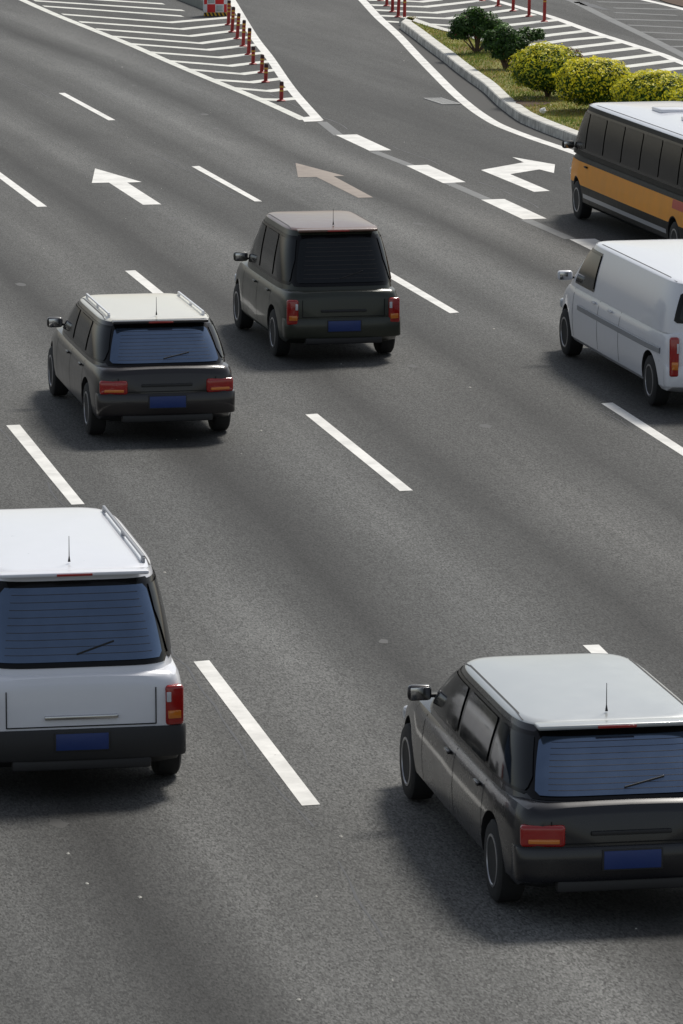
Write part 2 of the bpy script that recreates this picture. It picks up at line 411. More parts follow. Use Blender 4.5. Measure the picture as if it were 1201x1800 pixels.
# kerb in stones ~1 m long with hairline joints: one mesh per island kerb, joints as geometry gaps
acc = 0
for i in range(n):
    for (k, z) in prof:
        q = inner(ring[i], i, sg*k); vs.append((q.x, q.y, z))
m_ = len(prof)
for i in range(n):
    j = (i+1) % n
    for k in range(m_-1):
        fs.append((i*m_+k, j*m_+k, j*m_+k+1, i*m_+k+1))
kerb = mesh('kerb', vs, fs, M_kerb)
bm = bmesh.new(); bm.from_mesh(kerb.data); bmesh.ops.recalc_face_normals(bm, faces=bm.faces)
bm.to_mesh(kerb.data); bm.free()
tag(kerb, 'pale stone kerb around the planted traffic island', 'kerb')
# joints: thin dark slots proud by 2 mm of the face
bm = bmesh.new(); dist = 0
for i in range(len(KWp)-1):
    a, b = KWp[i], KWp[i+1]; L = (b-a).length; d = (b-a).normalized(); nn = Vector((-d.y, d.x, 0))*sg
    t = (-dist) % 1.0
    while t < L:
        p = a+d*t; p.z = 0
        for (w0, z0, w1, z1) in ((-.003, .0, .009, KH-.018), (.009, KH-.018, .028, KH+.002), (.028, KH+.002, .268, KH+.002)):
            q = [p+nn*w0+Vector((0, 0, z0))-d*.007, p+nn*w0+Vector((0, 0, z0))+d*.007, p+nn*w1+Vector((0, 0, z1))+d*.007, p+nn*w1+Vector((0, 0, z1))-d*.007]
            bm.faces.new([bm.verts.new(v) for v in q])
        t += 1.0
    dist += L
jo = bmobj('mortar_joints', bm, pbr('mortar', (.09, .085, .075), .9), kerb)
# lawn
inn = [inner(ring[i], i, sg*.272) for i in range(n)]
bm = bmesh.new(); f = bm.faces.new([bm.verts.new((p.x, p.y, KH-.03)) for p in inn])
bmesh.ops.triangulate(bm, faces=[f]); 
for _ in range(5):
    es = [e for e in bm.edges if e.calc_length() > .5]
    if es: bmesh.ops.subdivide_edges(bm, edges=es, cuts=1)
    bmesh.ops.triangulate(bm, faces=bm.faces)
rim = {v for e in bm.edges if e.is_boundary for v in e.verts}
for v in bm.verts:
    if v not in rim:
        v.co.z += .035+.05*mnoise(Vector((v.co.x*.8, v.co.y*.5, 0)))
lawn = bmobj('lawn', bm, M_lawn, None, 80); struct(lawn)
for p in lawn.data.polygons:
    if p.normal.z < 0: p.flip()
# grass blades
import mathutils
bvh = mathutils.bvhtree.BVHTree.FromPolygons([v.co.copy() for v in lawn.data.vertices], [tuple(p.vertices) for p in lawn.data.polygons])
def inside(x, y):
    h = bvh.ray_cast(Vector((x, y, 3)), Vector((0, 0, -1))); return h[0]
xs = [p.x for p in inn]; ys = [p.y for p in inn]
vs = []; fs = []; ix = []
cnt = 0
dark_spots = [(at(930, 178, KH), .75), (at(965, 178, KH), .9), (at(1050, 200, KH), .9)]
while cnt < 26000:
    x = random.uniform(min(xs), max(xs)); y = random.uniform(min(ys), max(ys)); h = inside(x, y)
    if h is None: continue
    cnt += 1
    c = mnoise(Vector((x*1.1, y*.5, 3)))
    sh = random.random()
    hh = random.uniform(.025, .06)*(1+.8*max(0, c))
    if c < -.25 and sh < .5: continue
    a = random.uniform(0, math.pi); w = random.uniform(.008, .016); lx, ly = random.gauss(0, .025), random.gauss(0, .025)
    b = len(vs)
    vs += [(x-w*math.cos(a), y-w*math.sin(a), h.z-.004), (x+w*math.cos(a), y+w*math.sin(a), h.z-.004), (x+lx, y+ly, h.z+hh)]
    fs.append((b, b+1, b+2)); r = random.random()+c*.6
    ix.append(0 if r < .25 else (1 if r < .8 else 2))
gm0 = leaf_mat('dry_grass', (.42, .30, .10)); gm1 = leaf_mat('olive_grass', (.27, .29, .055)); gm2 = leaf_mat('green_grass', (.13, .23, .04))
go = mesh('grass', vs, fs, [gm0, gm1, gm2], idx=ix); tag(go, 'short patchy grass covering the planted island', 'grass', kind='stuff')
# bare soil patch under the bushes, painting in their shade too
sp = at(932, 181, KH+.0)
vs = []; fs = []; 
for i in range(28):
    a = 2*math.pi*i/28; r = .36*(1+.5*mnoise(Vector((math.cos(a)*1.3, math.sin(a)*1.3, 9))))
    x, y = sp.x+.9*r*math.cos(a), sp.y+1.9*r*math.sin(a); h = inside(x, y)
    vs.append((x, y, (h.z if h else KH)+.006))
h = inside(sp.x, sp.y); vs.append((sp.x, sp.y, h.z+.03))
for i in range(28): fs.append((i, (i+1) % 28, 28))
so = mesh('soil_and_shade', vs, fs, M_soil, smooth=80); struct(so)
# scrap of paper on the lawn
p = at(955, 196, KH+.05)
bm = bmesh.new(); bmesh.ops.create_icosphere(bm, subdivisions=2, radius=.07)
for v in bm.verts: v.co *= 1+.5*mnoise(v.co*22); v.co.z *= .8
bmesh.ops.translate(bm, vec=(p.x, p.y, KH+.07), verts=bm.verts)
tag(bmobj('crumpled_paper', bm, M_paper), 'small crumpled white scrap lying on the grass by the kerb', 'litter')

# ------------------------------------------------------------------ bushes
def leaves(bm_data, c, nrm, size, mi):
    vs, fs, ix = bm_data
    n = (nrm+Vector((random.gauss(0, .42), random.gauss(0, .42), random.gauss(.12, .35)))).normalized()
    t = n.cross(Vector((random.gauss(0, 1), random.gauss(0, 1), random.gauss(0, 1)))).normalized(); b = n.cross(t)
    s = size*random.uniform(.7, 1.25); k = len(vs)
    vs += [c-t*s, c+b*s*.45+n*s*.12, c+t*s, c-b*s*.45+n*s*.12]
    fs.append((k, k+1, k+2, k+3)); ix.append(mi)
def trunk(name, base, tips, r0, parent):
    bm = bmesh.new()
    for tip in tips:
        W = [base+(tip-base)*t+Vector((mnoise(tip*5+Vector((t*3, 0, 0)))*.05, mnoise(tip*7+Vector((0, t*3, 0)))*.05, 0))*(t > 0) for t in (0, .25, .5, .75, 1)]
        prev = None
        for i, w in enumerate(W):
            r = r0*(1-.75*i/4); ringv = [bm.verts.new(w+Vector((r*math.cos(a), r*math.sin(a), 0))) for a in [k*math.pi/3 for k in range(6)]]
            if prev:
                for k in range(6): bm.faces.new((prev[k], prev[(k+1) % 6], ringv[(k+1) % 6], ringv[k]))
            prev = ringv
    return bmobj(name, bm, M_bark, parent, 60)
def ball_bush(px, py, rx, ry, rz, cz, label, seed, russet=None, yellow=.62, n=7000):
    random.seed(seed); b = at(px, py, KH+.02)
    root = empty('round_bush', b); tag(root, label, 'bush', 'clipped yellow bushes on the island')
    C = Vector((0, 0, cz)); dat = ([], [], [])
    for i in range(n):
        u = random.uniform(-.97, 1); a = random.uniform(0, 2*math.pi); q = math.sqrt(1-u*u)
        d = Vector((q*math.cos(a), q*math.sin(a), u))
        lump = 1+.15*mnoise(d*2.6+Vector((seed, 0, 0)))+.07*mnoise(d*8+Vector((0, seed, 0)))
        k = 1-abs(random.gauss(0, .085)); depth = 1-k
        if random.random() < .04: k += random.uniform(.02, .07)
        p = C+Vector((d.x*rx, d.y*ry, d.z*rz))*lump*k
        nr = Vector((d.x/rx, d.y/ry, d.z/rz)).normalized()
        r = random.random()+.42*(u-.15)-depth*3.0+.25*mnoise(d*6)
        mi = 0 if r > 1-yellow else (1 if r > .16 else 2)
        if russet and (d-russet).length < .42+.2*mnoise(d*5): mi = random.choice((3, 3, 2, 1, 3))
        leaves(dat, p, nr, .035, mi)
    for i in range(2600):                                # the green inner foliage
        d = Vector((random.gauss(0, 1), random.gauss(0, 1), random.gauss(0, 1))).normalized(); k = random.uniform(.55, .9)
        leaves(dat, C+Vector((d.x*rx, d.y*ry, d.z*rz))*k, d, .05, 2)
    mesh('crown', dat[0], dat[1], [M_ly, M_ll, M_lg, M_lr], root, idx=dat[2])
    trunk('trunk', Vector((0, 0, -.06)), [C+Vector((random.uniform(-.4, .4)*rx, random.uniform(-.4, .4)*ry, -.1)) for _ in range(6)], .035, root)
    return root
def lump_bush(px, py, lumps, label, seed, n=2000):
    random.seed(seed); b = at(px, py, KH+.02)
    root = empty('leafy_shrub', b); tag(root, label, 'shrub', 'dark green shrubs on the island')
    dat = ([], [], [])
    for (x, y, z, r) in lumps:
        c = Vector((x, y, z))
        for i in range(int(n*r/.3)):
            d = Vector((random.gauss(0, 1), random.gauss(0, 1), random.gauss(0, 1))).normalized()
            if d.z < -.6: d.z = -.2
            rr = r*(1+.35*mnoise(d*2.3+c*5))*random.uniform(.45, 1.05)
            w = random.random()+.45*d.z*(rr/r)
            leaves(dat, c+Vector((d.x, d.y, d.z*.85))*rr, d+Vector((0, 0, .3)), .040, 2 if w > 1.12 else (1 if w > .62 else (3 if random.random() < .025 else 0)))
    mesh('crown', dat[0], dat[1], [M_ld, M_lg, M_lm, M_lr], root, idx=dat[2])
    trunk('trunk', Vector((0, 0, -.06)), [Vector(l[:3]) for l in lumps], .035, root)
    return root
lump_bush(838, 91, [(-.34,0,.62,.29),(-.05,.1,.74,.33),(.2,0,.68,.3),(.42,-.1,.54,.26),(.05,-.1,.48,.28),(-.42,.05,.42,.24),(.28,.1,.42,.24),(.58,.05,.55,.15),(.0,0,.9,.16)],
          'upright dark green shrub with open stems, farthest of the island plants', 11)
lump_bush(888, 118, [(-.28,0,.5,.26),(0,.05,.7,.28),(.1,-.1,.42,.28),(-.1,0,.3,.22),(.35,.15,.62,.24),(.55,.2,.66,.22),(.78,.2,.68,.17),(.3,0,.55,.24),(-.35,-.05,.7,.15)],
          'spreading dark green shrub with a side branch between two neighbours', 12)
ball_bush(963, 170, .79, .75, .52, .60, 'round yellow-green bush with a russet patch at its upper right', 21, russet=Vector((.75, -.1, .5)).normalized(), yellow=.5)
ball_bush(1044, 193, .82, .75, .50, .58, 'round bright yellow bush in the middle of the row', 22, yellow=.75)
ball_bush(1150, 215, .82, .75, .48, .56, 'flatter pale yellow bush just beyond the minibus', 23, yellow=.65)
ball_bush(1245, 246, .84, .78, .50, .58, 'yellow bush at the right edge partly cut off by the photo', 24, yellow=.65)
random.seed(5)

# ------------------------------------------------------------------ bollards
def bollard(h, bands):
    root = empty('traffic_bollard')
    lathe('base', [(.095, 0), (.095, .012), (.06, .03), (.05, .034)], M_bred, root)
    lathe('post', [(.043, .03), (.042, h-.03), (.036, h-.008), (.02, h)], M_bred, root)
    for i, z in enumerate(bands):
        lathe('reflective_band', [(.0445, z), (.0448, z+.004), (.0448, z+.03), (.0445, z+.034)], M_byel, root)
    if bands:
        top = max(bands)+.045
        lathe('cap', [(.0438, top), (.0442, h-.03), (.038, h-.004), (.02, h+.004)], M_bdark, root)
    return root
def copy_tree(o, parent=None):
    c = o.copy(); COL.objects.link(c); c.parent = parent
    for ch in list(o.children): copy_tree(ch, c)
    return c
bs = bollard(.41, [.2, .285]); bt = bollard(.63, [.33, .42, .51]); bh = bollard(.78, [.5, .6, .7])
bl = [(494.5,177.5,'s','short red post nearest the tip of the hatched area'),(467,144.5,'s','short red post second from the tip of the hatched area'),
 (460,128,'s','short red post third from the tip, almost touching its neighbour'),(445,113,'s','short red post fourth from the tip, just below the taller ones'),
 (437,96.5,'t','taller red post nearest to the short ones'),(427.5,81.5,'t','taller red post second in its row after the short ones'),
 (417,68.5,'t','taller red post third in its row after the short ones'),(408,56.5,'t','taller red post fourth in its row, near the checkered board'),
 (401.5,44,'t','taller red post in front of the right edge of the checkered board')]
used = {}
for px, py, k, lab in bl:
    src = bs if k == 's' else bt
    o = src if k not in used else copy_tree(src); used[k] = 1
    o.location = at(px, py, .004); o.rotation_euler = (random.gauss(0, .012), .05+random.gauss(0, .012), random.uniform(0, 6)*0)
    tag(o, lab, 'bollard', 'red posts along the left hatched area')
br = [(711,39.5,'tall red post standing at the tip of the island kerb'),(700,30,'tall red post second from the island kerb tip'),(690,21,'tall red post third from the island kerb tip'),
 (680,10.5,'tall red post fourth from the island kerb tip'),(669,1,'red post whose foot just shows, fifth from the kerb tip')]
br2 = [(957,38,'tall red post nearest the yellow bushes on the far hatching'),(930,29,'tall red post second in the far row behind the shrubs'),(902,19.5,'tall red post third in the far row behind the shrubs'),
 (876,11,'tall red post fourth in the far row behind the shrubs'),(848,1.5,'red post whose foot just shows above the green shrub')]
first = True
for grp, lst in (('tall red posts beyond the island tip', br), ('tall red posts behind the shrubs', br2)):
    for px, py, lab in lst:
        o = bh if first else copy_tree(bh); first = False
        o.location = at(px, py, .004); o.rotation_euler = (random.gauss(0, .01), .02+random.gauss(0, .01), 0)
        tag(o, lab, 'bollard', grp)

# ------------------------------------------------------------------ checkered board in front of the concrete median
p = at(379, 28.5, 0); root = empty('checkered_barrier', p, -.1)
tag(root, 'red and white checkered barrier box with a yellow and black foot', 'barrier')
box('body', (0, .17, .48), (.60, .32, .95), M_swht, root, .02)
colx = [-.295, -.215, -.005, .22, .295]; vs = []; fs = []; ix = []
z0 = .10; rows = 4; ch = .21
for r in range(rows):
    for c in range(4):
        b = len(vs); x0, x1 = colx[c], colx[c+1]; za, zb = z0+r*ch, z0+(r+1)*ch
        vs += [(x0, .003, za), (x1, .003, za), (x1, .003, zb), (x0, .003, zb)]; fs.append((b, b+1, b+2, b+3)); ix.append((c+r) % 2)
mesh('checkered_face', vs, fs, [M_swht, M_sred], root, idx=ix)
for r in range(rows):
    for c in range(1, 3):
        if (c+r) % 2 == 0:
            box('reflector', ((colx[c]+colx[c+1])/2, -.003, z0+(r+.5)*ch), (.17, .012, .15), M_sgry, root, .006)
bm = bmesh.new(); bbox(bm, (0, -.002, .052), (.60, .014, .09), 0); bmobj('foot_strip', bm, M_syel, root)
vs = []; fs = []
for k in range(6):
    x = -.26+k*.1; b = len(vs); vs += [(x, -.0115, .008), (x+.05, -.0115, .008), (x+.01, -.0115, .096), (x-.04, -.0115, .096)]; fs.append((b, b+1, b+2, b+3))
mesh('black_stripes', vs, fs, M_trim, root)
# concrete median running away behind it
W = [at(362, 19), at(349, 13.5), at(335, 8), at(316, .5), at(285, -12), at(230, -34)]
W = smooth_poly(W, 3); vs = []; fs = []
for i, q in enumerate(W):
    d = W[min(i+1, len(W)-1)]-W[max(i-1, 0)]; d.z = 0; d.normalize(); nn = Vector((d.y, -d.x, 0))
    for k, z in ((0, 0), (.02, .22), (.05, .26), (.45, .26), (.5, 0)):
        w = q+nn*k; vs.append((w.x, w.y, z))
for i in range(len(W)-1):
    for k in range(4): fs.append((i*5+k, (i+1)*5+k, (i+1)*5+k+1, i*5+k+1))
fs.append((0, 1, 2, 3, 4))
med = mesh('concrete_median', vs, fs, M_conc); tag(med, 'grey concrete median block running off behind the checkered board', 'median')
bm = bmesh.new(); bm.from_mesh(med.data); bmesh.ops.recalc_face_normals(bm, faces=bm.faces); bm.to_mesh(med.data); bm.free()

# ------------------------------------------------------------------ drain grate
c = at(777, 178.5); root = empty('drain_grate', (c.x, c.y, .0), R(3)); tag(root, 'slotted metal drain grate set in the slip road', 'drain cover')
gw, gl = .36, 1.5
box('pit', (0, 0, .003), (gw, gl, .003), M_pit, root, 0)
bm = bmesh.new()
for sx in (-1, 1): bbox(bm, (sx*gw/2, 0, .008), (.035, gl+.035, .016), .003)
for sy in (-1, 1): bbox(bm, (0, sy*gl/2, .0082), (gw-.035, .035, .016), .003)
bmobj('frame', bm, M_iron, root)
bm = bmesh.new()
for i in range(11): bbox(bm, (0, -gl/2+(i+.9)*gl/12.0, .0075), (gw-.04, .055, .012), .002)
for i in (-1, 0, 1): bbox(bm, (i*.09, 0, .0062), (.02, gl-.05, .01), 0)
bmobj('bars', bm, M_iron, root)

random.seed(31)
def wander(lat0, s0, s1, step=.6, amp=.03):
    out = []; l = lat0; s_ = s0
    while s_ < s1:
        x, y, a = lane(l, s_); out.append(Vector((x, y, 0))); l += random.gauss(0, amp)+(lat0-l)*.1; s_ += step
    return out
for lat0, s0, s1, w0, lab in ((8.05, 33, 128, .018, 'long hairline seam in the asphalt beside the left lane line'), (15.62, 50, 128, .02, 'long hairline seam in the asphalt beside the third lane line'),
                              (20.3, 62, 108, .02, 'seam between the main road and the exit lane')):
    W = wander(lat0, s0, s1); L, Rr = strip_verts(W, w0, .0015, False, 1.2); vs = []; fs = []
    for p_, q_ in zip(L, Rr): vs += [p_, q_]
    for i in range(len(W)-1):
        if mnoise(Vector((i*.13, lat0, 0))) > -.12: fs.append((2*i, 2*i+1, 2*i+3, 2*i+2))
    o = mesh('road_seam', vs, fs, M_tar)
    for p_ in o.data.polygons:
        if p_.normal.z < 0: p_.flip()
    struct(o, lab, 'road seam')
vs = []; fs = []
for i in range(46):
    lc = random.choice((10.2, 13.95, 17.8, 6.4))+random.gauss(0, .12); x, y, a = lane(lc, random.uniform(34, 110)); k = len(vs); r = random.uniform(.03, .09); m_ = 12
    for j in range(m_):
        t = 2*math.pi*j/m_; q = r*random.uniform(.75, 1.2); vs.append((x+q*math.cos(t), y+2.2*q*math.sin(t), .001))
    fs.append(tuple(range(k, k+m_)))
o = mesh('oil_stain', vs, fs, pbr('oil_stain', (.045, .044, .042), .6, var=.2)); struct(o, 'small dark oil drips along the middle of the lanes', 'stain')
# specks of grit and paint flakes on the carriageway
vs = []; fs = []
spots = [(459,757),(424,798),(290,1006),(77,437),(22,532),(826,681),(120,1500),(152,1553),(246,1577),(556,1576),(525,1757),(690,1723),(600,640),(868,578),(203,106),(215,118),(710,107),(705,92),(790,327),(711,250),(930,129),(985,110),(570,345),(600,1470)]
for px, py in spots:
    p = at(px, py, .002); k = len(vs); r = random.uniform(.009, .02); m_ = 6
    for i in range(m_):
        a = 2*math.pi*i/m_; q = r*random.uniform(.6, 1.3); vs.append((p.x+q*math.cos(a), p.y+2*q*math.sin(a), .002))
    vs.append((p.x, p.y, .014))
    for i in range(m_): fs.append((k+i, k+(i+1) % m_, k+m_))
for i in range(260):
    x, y, a = lane(random.uniform(3, 20), random.uniform(32, 120)); k = len(vs); r = random.uniform(.005, .011)
    vs += [(x-r, y-r, .001), (x+r, y-r, .001), (x, y+r, .001), (x, y, .01)]; fs += [(k, k+1, k+3), (k+1, k+2, k+3), (k+2, k, k+3)]
gr = mesh('road_grit', vs, fs, pbr('grit', (.42, .41, .37), .8, var=.3)); tag(gr, 'pale grit and flakes scattered over the lanes', 'grit', kind='stuff')

# ------------------------------------------------------------------ vehicles
def lerp_tab(tab, y):
    if y <= tab[0][0]: return tab[0][1]
    for (a, va), (b, vb) in zip(tab, tab[1:]):
        if y <= b:
            t = (y-a)/(b-a); t = t*t*(3-2*t) if False else t
            return va+(vb-va)*t
    return tab[-1][1]
class Car:
    """y runs from -L/2 (rear bumper) to +L/2 (front)"""
    def __init__(s, L, W, top, cab, paint, roofm, belt_m=None, glass=M_glass, rwin=M_glass, sill=.24, wheel_r=.32, wy=None, clad=None, n=6., crown=.05, wcurve=None):
        s.L, s.W, s.top, s.cab = L, W, top, cab
        s.paint, s.roofm, s.glass, s.rwin, s.sill, s.wr, s.clad, s.n, s.crown = paint, roofm, glass, rwin, sill, wheel_r, clad, n, crown
        s.wy = wy or (-L/2+.82, L/2-.85)
        h = L/2
        s.wt = wcurve or [(-h, .78), (-h+.03, .86), (-h+.1, .925), (-h+.3, .965), (-h+.9, .995), (0, 1), (h-1.2, .99), (h-.5, .93), (h-.2, .84), (h-.06, .72), (h, .6)]
    def hw(s, y): return s.W/2*lerp_tab(s.wt, y)
    def sect(s, y):
        w = s.hw(y); zt = lerp_tab(s.top, y); h = s.L/2
        e = min(abs(y+h), abs(h-y)); zb = s.sill+.10*max(0, 1-e/.25); H = zt-zb
        return [(0, zb-.0), (w*.75, zb), (w*.93, zb+.025), (w*.975, zb+.08), (w*.992, zb+.28*H), (w*1.0, zb+.50*H), (w*.992, zb+.66*H), (w*.978, zb+.80*H), (w*.958, zt-.075), (w*.93, zt-.03), (w*.87, zt-.006), (w*.6, zt+.010), (w*.3, zt+.016), (0, zt+.018)]
    def sidex(s, y, z):
        S = s.sect(y)[2:11]
        for (xa, za), (xb, zb) in zip(S, S[1:]):
            if z <= zb: return xa+(xb-xa)*max(0, (z-za)/(zb-za+1e-9))
        return S[-1][0]
    # cabin: cab = dict(z0,z1,y0r,y0f,y1r,y1f,w0,w1)
    def cp(s, t):
        c = s.cab; e = t
        bulge = math.sin(math.pi*min(max(t, 0), 1))*.018
        yr = c['y0r']+(c['y1r']-c['y0r'])*e; yf = c['y0f']+(c['y1f']-c['y0f'])*e
        return (yr+yf)/2, (yf-yr)/2+bulge, (c['w0']+(c['w1']-c['w0'])*e)/2+bulge, c['z0']+(c['z1']-c['z0'])*e
    def side(s, y, t, off=0):
        yc, hl, w, z = s.cp(t); hl += off; w += off; y = max(yc-hl*.94, min(yc+hl*.94, y)); q = abs((y-yc)/hl); return Vector((w*(1-q**s.n)**(1/s.n), y, z))
    def end(s, x, t, sgn, off=0):
        yc, hl, w, z = s.cp(t); hl += off; w += off; q = min(.9995, abs(x/w)); return Vector((x, yc+sgn*hl*(1-q**s.n)**(1/s.n), z))
    def build(s, name, label, cat, lat, sr, side_glass, rear_t=(.2, .86), extra=None, group=None, handles=True, tail='tall', twin=None):
        x, y, a = lane(lat, sr+s.L/2)
        root = empty(name, (x, y, .004), a); s.root = root; tag(root, label, cat, group)
        h = s.L/2
        # ---- lower body
        ys = [-h, -h+.012, -h+.035, -h+.08, -h+.15, -h+.25, -h+.4]+[-h+.55+i*(s.L-1.1)/26 for i in range(27)]+[h-.4, h-.28, h-.18, h-.1, h-.045, h-.012, h]
        vs = []; fs = []; m = 26
        for yy in ys:
            S = s.sect(yy); k = min(abs(yy+h), abs(h-yy)); sh = 1-.07*max(0, 1-k/.06)**2
            cz = (S[0][1]+S[-1][1])/2
            S = [(px*1, cz+(pz-cz)*sh) for px, pz in S]
            full = S+[(-px, pz) for px, pz in S[-2:0:-1]]; m = len(full)
            vs += [(px, yy, pz) for px, pz in full]
        for j in range(len(ys)-1):
            for i in range(m): fs.append((j*m+i, j*m+(i+1) % m, (j+1)*m+(i+1) % m, (j+1)*m+i))
        fs.append(tuple(range(m))[::-1]); fs.append(tuple((len(ys)-1)*m+i for i in range(m)))
        body = mesh('body', vs, fs, [s.paint, M_trim], root)
        bm = bmesh.new(); bm.from_mesh(body.data); bmesh.ops.recalc_face_normals(bm, faces=bm.faces)
        if s.clad:
            for f in bm.faces:
                if f.calc_center_median().z < s.clad: f.material_index = 1
        bm.to_mesh(body.data); bm.free()
        # wheel arches
        cut = bmesh.new()
        for wy in s.wy:
            for sx in (-1, 1):
                r = bmesh.ops.create_cone(cut, cap_ends=True, segments=36, radius1=s.wr+.055, radius2=s.wr+.055, depth=.5)['verts']
                bmesh.ops.rotate(cut, cent=(0, 0, 0), matrix=Matrix.Rotation(math.pi/2, 3, 'Y'), verts=r)
                bmesh.ops.translate(cut, vec=(sx*(s.W/2+.02), wy, s.wr+.01), verts=r)
        cm = bpy.data.meshes.new('cut'); cut.to_mesh(cm); cut.free(); cm.materials.append(s.paint); cm.materials.append(M_trim)
        for pp in cm.polygons: pp.material_index = 1
        co = bpy.data.objects.new('cut', cm); COL.objects.link(co)
        md = body.modifiers.new('b', 'BOOLEAN'); md.operation = 'DIFFERENCE'; md.object = co; md.solver = 'EXACT'
        rl, rr_ = root.location.copy(), root.rotation_euler.copy(); root.location = (0, 0, 0); root.rotation_euler = (0, 0, 0)
        bpy.context.view_layer.update(); dg = bpy.context.evaluated_depsgraph_get()
        nm = bpy.data.meshes.new_from_object(body.evaluated_get(dg)); body.modifiers.clear(); body.data = nm
        bpy.data.objects.remove(co); root.location = rl; root.rotation_euler = rr_
        for pp in nm.polygons: pp.use_smooth = True
        nm.set_sharp_from_angle(angle=R(28))
        # ---- cabin shell and roof skin
        T = [i/16 for i in range(17)]; nseg = 192; vs = []; fs = []
        def ringp(t, k=1.0, dz=0):
            yc, hl, w, z = s.cp(t); out = []
            for i in range(nseg):
                th = 2*math.pi*i/nseg; cx, sy = math.cos(th), math.sin(th); e = 2/s.n
                out.append((k*w*math.copysign(abs(cx)**e, cx), yc+k*hl*math.copysign(abs(sy)**e, sy), z+dz))
            return out
        for t in T: vs += ringp(t)
        for j in range(len(T)-1):
            for i in range(nseg): fs.append((j*nseg+i, j*nseg+(i+1) % nseg, (j+1)*nseg+(i+1) % nseg, (j+1)*nseg+i))
        mesh('cabin', vs, fs, s.paint, root, 40)
        vs = []; fs = []; KR = [1.004, 1.0, .985, .96, .92, .85, .7, .5, .25, .0005]
        for q, k in enumerate(KR):
            vs += ringp(1.0, k, -.004 if q == 0 else .002+s.crown*(1-k**2.6)+.018*min(1, (1-k)/.04))
        for j in range(len(KR)-1):
            for i in range(nseg): fs.append((j*nseg+i, j*nseg+(i+1) % nseg, (j+1)*nseg+(i+1) % nseg, (j+1)*nseg+i))
        roof = mesh('roof', vs, fs, s.roofm, root, 40)
        s.ztop = s.cab['z1']+s.crown+.02
        # ---- glass
        def pane(nm, fn, u0, u1, t0, t1, mat, nu=60, ntt=14):
            vs = []; fs = []
            for j in range(ntt+1):
                t = t0+(t1-t0)*j/ntt; a0 = u0(t) if callable(u0) else u0; a1 = u1(t) if callable(u1) else u1
                for i in range(nu+1):
                    # rounded corners
                    r = 0
                    if j in (0, ntt): r = .022*(a1-a0)
                    vs.append(fn(a0+r+(a1-a0-2*r)*(.5-.5*math.cos(math.pi*i/nu)), t))
            for j in range(ntt):
                for i in range(nu): q = j*(nu+1)+i; fs.append((q, q+1, q+nu+2, q+nu+1))
            return mesh(nm, vs, fs, mat, root, 60)
        c = s.cab
        wr = lambda t: s.cp(t)[2]
        for sx in (-1, 1):
            A, B = side_glass[0], side_glass[-1]
            def ft(yy, t, sx=sx):
                v = s.side(yy, t, .006); v.x *= sx; return v
            pane('window_trim', ft, (lambda t: A[0]-.03+(A[2]-A[0])*t), (lambda t: B[1]+.035+(B[3]-B[1])*t), .10, .91, M_gloss, 80)
            for (ya, yb, ya1, yb1) in side_glass:
                def fn(yy, t, sx=sx):
                    v = s.side(yy, t, .016); v.x *= sx; return v
                pane('side_window', fn, (lambda t, a=ya, b=ya1: a+(b-a)*t), (lambda t, a=yb, b=yb1: a+(b-a)*t), .16, .86, s.glass)
        pane('rear_window_trim', lambda xx, t: s.end(xx, t, -1, .006), lambda t: -wr(t)+.10, lambda t: wr(t)-.10, rear_t[0]-.03, rear_t[1]+.03, M_gloss)
        pane('rear_window', lambda xx, t: s.end(xx, t, -1, .018), lambda t: -wr(t)+.15, lambda t: wr(t)-.15, rear_t[0]+.03, rear_t[1]-.03, s.rwin)
        for q in range(9):
            tq = rear_t[0]+.10+(rear_t[1]-rear_t[0]-.2)*q/8; vs = []; fs = []; ww = wr(tq)-.24
            for i in range(25):
                xx = -ww+2*ww*i/24; a_ = s.end(xx, tq, -1, .0205); b_ = s.end(xx, tq+.005, -1, .0205); vs += [a_, b_]
            for i in range(24): fs.append((2*i, 2*i+1, 2*i+3, 2*i+2))
            mesh('heater_line', vs, fs, M_heat, root)
        # roof ditches, tailgate outline
        for sx in (-1, 1):
            xx = s.cab['w1']/2*.93; y0, y1 = s.cab['y1r']+.22, s.cab['y1f']-.2; vs = []; fs = []
            for i in range(13):
                yy = y0+(y1-y0)*i/12; yc, hl, w_, z_ = s.cp(1.0); k = max(xx/w_, (abs((yy-yc)/hl)**s.n+(xx/w_)**s.n)**(1/s.n))
                z = z_+.002+s.crown*(1-min(1, k)**2.6)+.018*min(1, (1-min(1, k))/.04)+.003
                vs += [(sx*(xx-.008), yy, z+.001), (sx*(xx+.008), yy, z-.001)]
            for i in range(12): fs.append((2*i, 2*i+1, 2*i+3, 2*i+2))
            mesh('roof_ditch', vs, fs, M_trim, root)
            hwR = s.hw(-h+.02)*.80; z1 = s.cab['z0']-.10
            box('tailgate_seam', (sx*hwR*1.0, -h-.001+.0, (z1+.62)/2), (.009, .012, z1-.62), M_seam, root, 0)
        box('tailgate_seam', (0, -h-.001, .622), (hwR*2, .012, .009), M_seam, root, 0)
        box('tailgate_grip', (0, -h-.012, .70), (.62, .035, .035), M_chrome if twin else M_trim, root, .01)
        pane('windscreen', lambda xx, t: s.end(xx, t, 1, .010), lambda t: -wr(t)+.09, lambda t: wr(t)-.09, .06, .93, s.glass)
